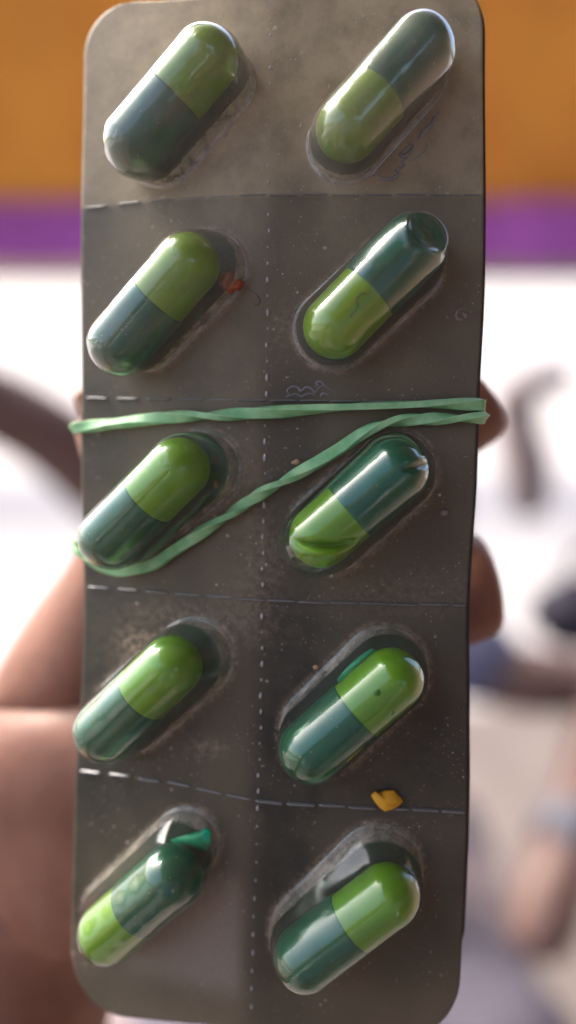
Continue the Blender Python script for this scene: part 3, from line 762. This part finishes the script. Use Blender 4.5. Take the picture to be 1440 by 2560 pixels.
glint([(425, 2101), (452, 2092), (482, 2084), (512, 2072), (526, 2080), (527, 2104), (516, 2128), (496, 2122), (470, 2112), (442, 2112)], 'bright emerald sliver of painted light at the top of the lowest left blister', .0022)
glint([(842, 1700), (856, 1682), (872, 1664), (900, 1640), (928, 1622), (940, 1626), (918, 1648), (896, 1668), (872, 1690), (852, 1708)], 'narrow emerald sliver of painted light along the upper side of the roomy right blister', .0026)
M_spk = mat('dark_green_speck', (.05, .14, .02), .5)
crumb('speck', 934, 1690, 17, 16, .0002, M_spk, 'larger dark green speck on the lime end above the yellow flake', 2.2, 2, 1., HD)
crumb('speck', 968, 1737, 10, 9, .0002, M_spk, 'smaller dark green speck on the lime end above the yellow flake', 3.3, 2, 1., HD)
M_tan = mottled('tan_crumb', (.45, .31, .17), (.32, .22, .13), 900, .8, .2, .0002)
crumb('crumb', 743, 1156, 26, 14, .0006, M_tan, 'tan flat crumb just above the slanting rubber band strand', 4.2, 2)
crumb('crumb', 541, 1212, 12, 20, .0005, M_tan, 'pale tan crumb right of a left blister inside the band loop', 6.6, 2)
crumb('crumb', 790, 1667, 16, 12, .0005, M_tan, 'tiny tan crumb at the upper left of the roomy right blister', 8.1, 2)
crumb('crumb', 1111, 1281, 20, 18, .0004, mat('grey_crumb', (.20, .16, .15), .9), 'grey brown dust crumb right of the creased blister', 5.1, 2)
M_fib = mat('dark_fibre', (.045, .04, .03), .6)
tag(ridge('fibre', [(604, 718), (628, 728), (646, 742), (650, 756), (640, 764), (632, 756)], .00004, M_fib, None, .0001), 'thin curled dark fibre right of the orange crumb', 'fibre')
tag(ridge('fibre', [(882, 828), (872, 826), (888, 806), (886, 790), (896, 776), (912, 774), (924, 764)], .00009, M_fib, None, .0089), 'thin dark fibre lying over the lime end under the dented blister', 'fibre')

# ------------------------------------------------------------------ the hand that holds the pack from behind
V = []; E = []; RD = []
ha = empty('person', at(300, 2000, .14), 'person whose brown left hand holds up the blister pack from behind', 'person')
pm = add(at(330, 2000, .146), .0175)
th0 = add(at(165, 1760, .156), .0178, pm); th1 = add(at(330, 1470, .138), .0100, th0); th2 = add(at(380, 1220, .134), .0088, th1); th3 = add(at(300, 1040, .129), .0082, th2); add(at(268, 990, .129), .0060, th3)
lo = add(at(150, 1890, .160), .0160, pm)
he = add(at(120, 2120, .160), .0205, pm); wr = add(at(60, 2370, .166), .0185, he); ar = add(at(0, 2640, .168), .0240, wr); el = add(Vector((-.22, .03, .96)), .040, ar)
shl = add(Vector((-.20, -.30, 1.32)), .055, el); bas = add(Vector((0, -.34, 1.33)), .07, shl); nck = add(Vector((0, -.30, 1.44)), .055, bas); hed = add(Vector((0, -.25, 1.56)), .085, nck); add(Vector((0, -.25, 1.68)), .075, hed)
tor = add(Vector((0, -.36, 1.1)), .13, bas); pel = add(Vector((0, -.36, .85)), .13, tor)
shr = add(Vector((.20, -.30, 1.32)), .055, bas); elr = add(Vector((.25, -.18, 1.02)), .042, shr); add(Vector((.14, -.06, 1.2)), .03, elr)
for sx in (-.1, .1): kne = add(Vector((sx, -.36, .48)), .06, pel); add(Vector((sx, -.36, .05)), .04, kne)
kn1 = add(at(560, 1600, .140), .0110, pm); i1 = add(at(860, 1260, .136), .0092, kn1); i2 = add(at(1060, 1060, .133), .0084, i1); i3 = add(at(1195, 985, .131), .0082, i2); add(at(1210, 972, .131), .0058, i3)
kn2 = add(at(620, 1800, .141), .0110, pm); j1 = add(at(900, 1600, .137), .0095, kn2); j2 = add(at(1080, 1500, .134), .0086, j1); j3 = add(at(1200, 1455, .132), .0094, j2); add(at(1245, 1446, .132), .0070, j3)
kn3 = add(at(610, 2030, .142), .0108, pm); l1 = add(at(860, 1930, .138), .0092, kn3); l2 = add(at(1010, 1860, .134), .0082, l1); add(at(1080, 1830, .132), .0068, l2)
kn4 = add(at(560, 2230, .143), .0100, pm); q1 = add(at(760, 2200, .139), .0082, kn4); q2 = add(at(880, 2160, .135), .0073, q1); add(at(950, 2140, .133), .0060, q2)
adopt(skinned('body', V, E, RD, M_skin), ha)
V = []; E = []; RD = []
z0_ = add(Vector((0, -.36, .84)), .15); z1_ = add(Vector((0, -.36, 1.1)), .155, z0_); z2_ = add(Vector((0, -.34, 1.31)), .10, z1_)
for sx in (-1, 1): y_ = add(Vector((sx * .20, -.30, 1.31)), .075, z2_); add(Vector((sx * .23, -.20, 1.18)), .065, y_)
adopt(skinned('shirt', V, E, RD, M_slate), ha)
V = []; E = []; RD = []
z0_ = add(Vector((0, -.36, .82)), .145)
for sx in (-.1, .1): y_ = add(Vector((sx, -.36, .48)), .08, z0_); add(Vector((sx, -.36, .08)), .06, y_)
adopt(skinned('trousers', V, E, RD, M_bag), ha)
blob(Vector((0, -.28, 1.66)), (.095, .105, .09), M_hair, 'hair', ha); blob(Vector((0, -.155, 1.58)), (.016, .02, .024), M_skin, 'nose', ha)
for sx in (-1, 1): blob(Vector((sx * .034, -.17, 1.61)), (.014, .01, .009), M_eye, 'eye', ha); blob(Vector((sx * .092, -.25, 1.58)), (.012, .02, .03), M_skin, 'ear', ha)
def nail(p, d, n, l, w):
    x = (d - n * d.dot(n)).normalized(); y = n.cross(x); bm = bmesh.new(); vs = []
    for i in range(9):
        for j in range(9):
            s, t = i / 8 * 2 - 1, j / 8 * 2 - 1; k = math.sqrt(max(0, 1 - (.82 * t)**2 * (abs(s)**2)))
            vs.append(bm.verts.new(p + x * s * l * k + y * t * w * math.sqrt(max(.05, 1 - .6 * s**4)) - n * (.35 * w * t * t)))
    for i in range(8):
        for j in range(8): bm.faces.new((vs[i * 9 + j], vs[i * 9 + j + 1], vs[i * 9 + j + 10], vs[i * 9 + j + 9]))
    o = adopt(from_bm('fingernail', bm, M_nail), ha); s = o.modifiers.new('t', 'SOLIDIFY'); s.thickness = .0006; return o
for u_, v_, D_ in ((278, 1000, .1360),): nail(at(u_, v_, D_), RIGHT if u_ > 700 else UP - RIGHT * .5, FWD, .0045, .0048)
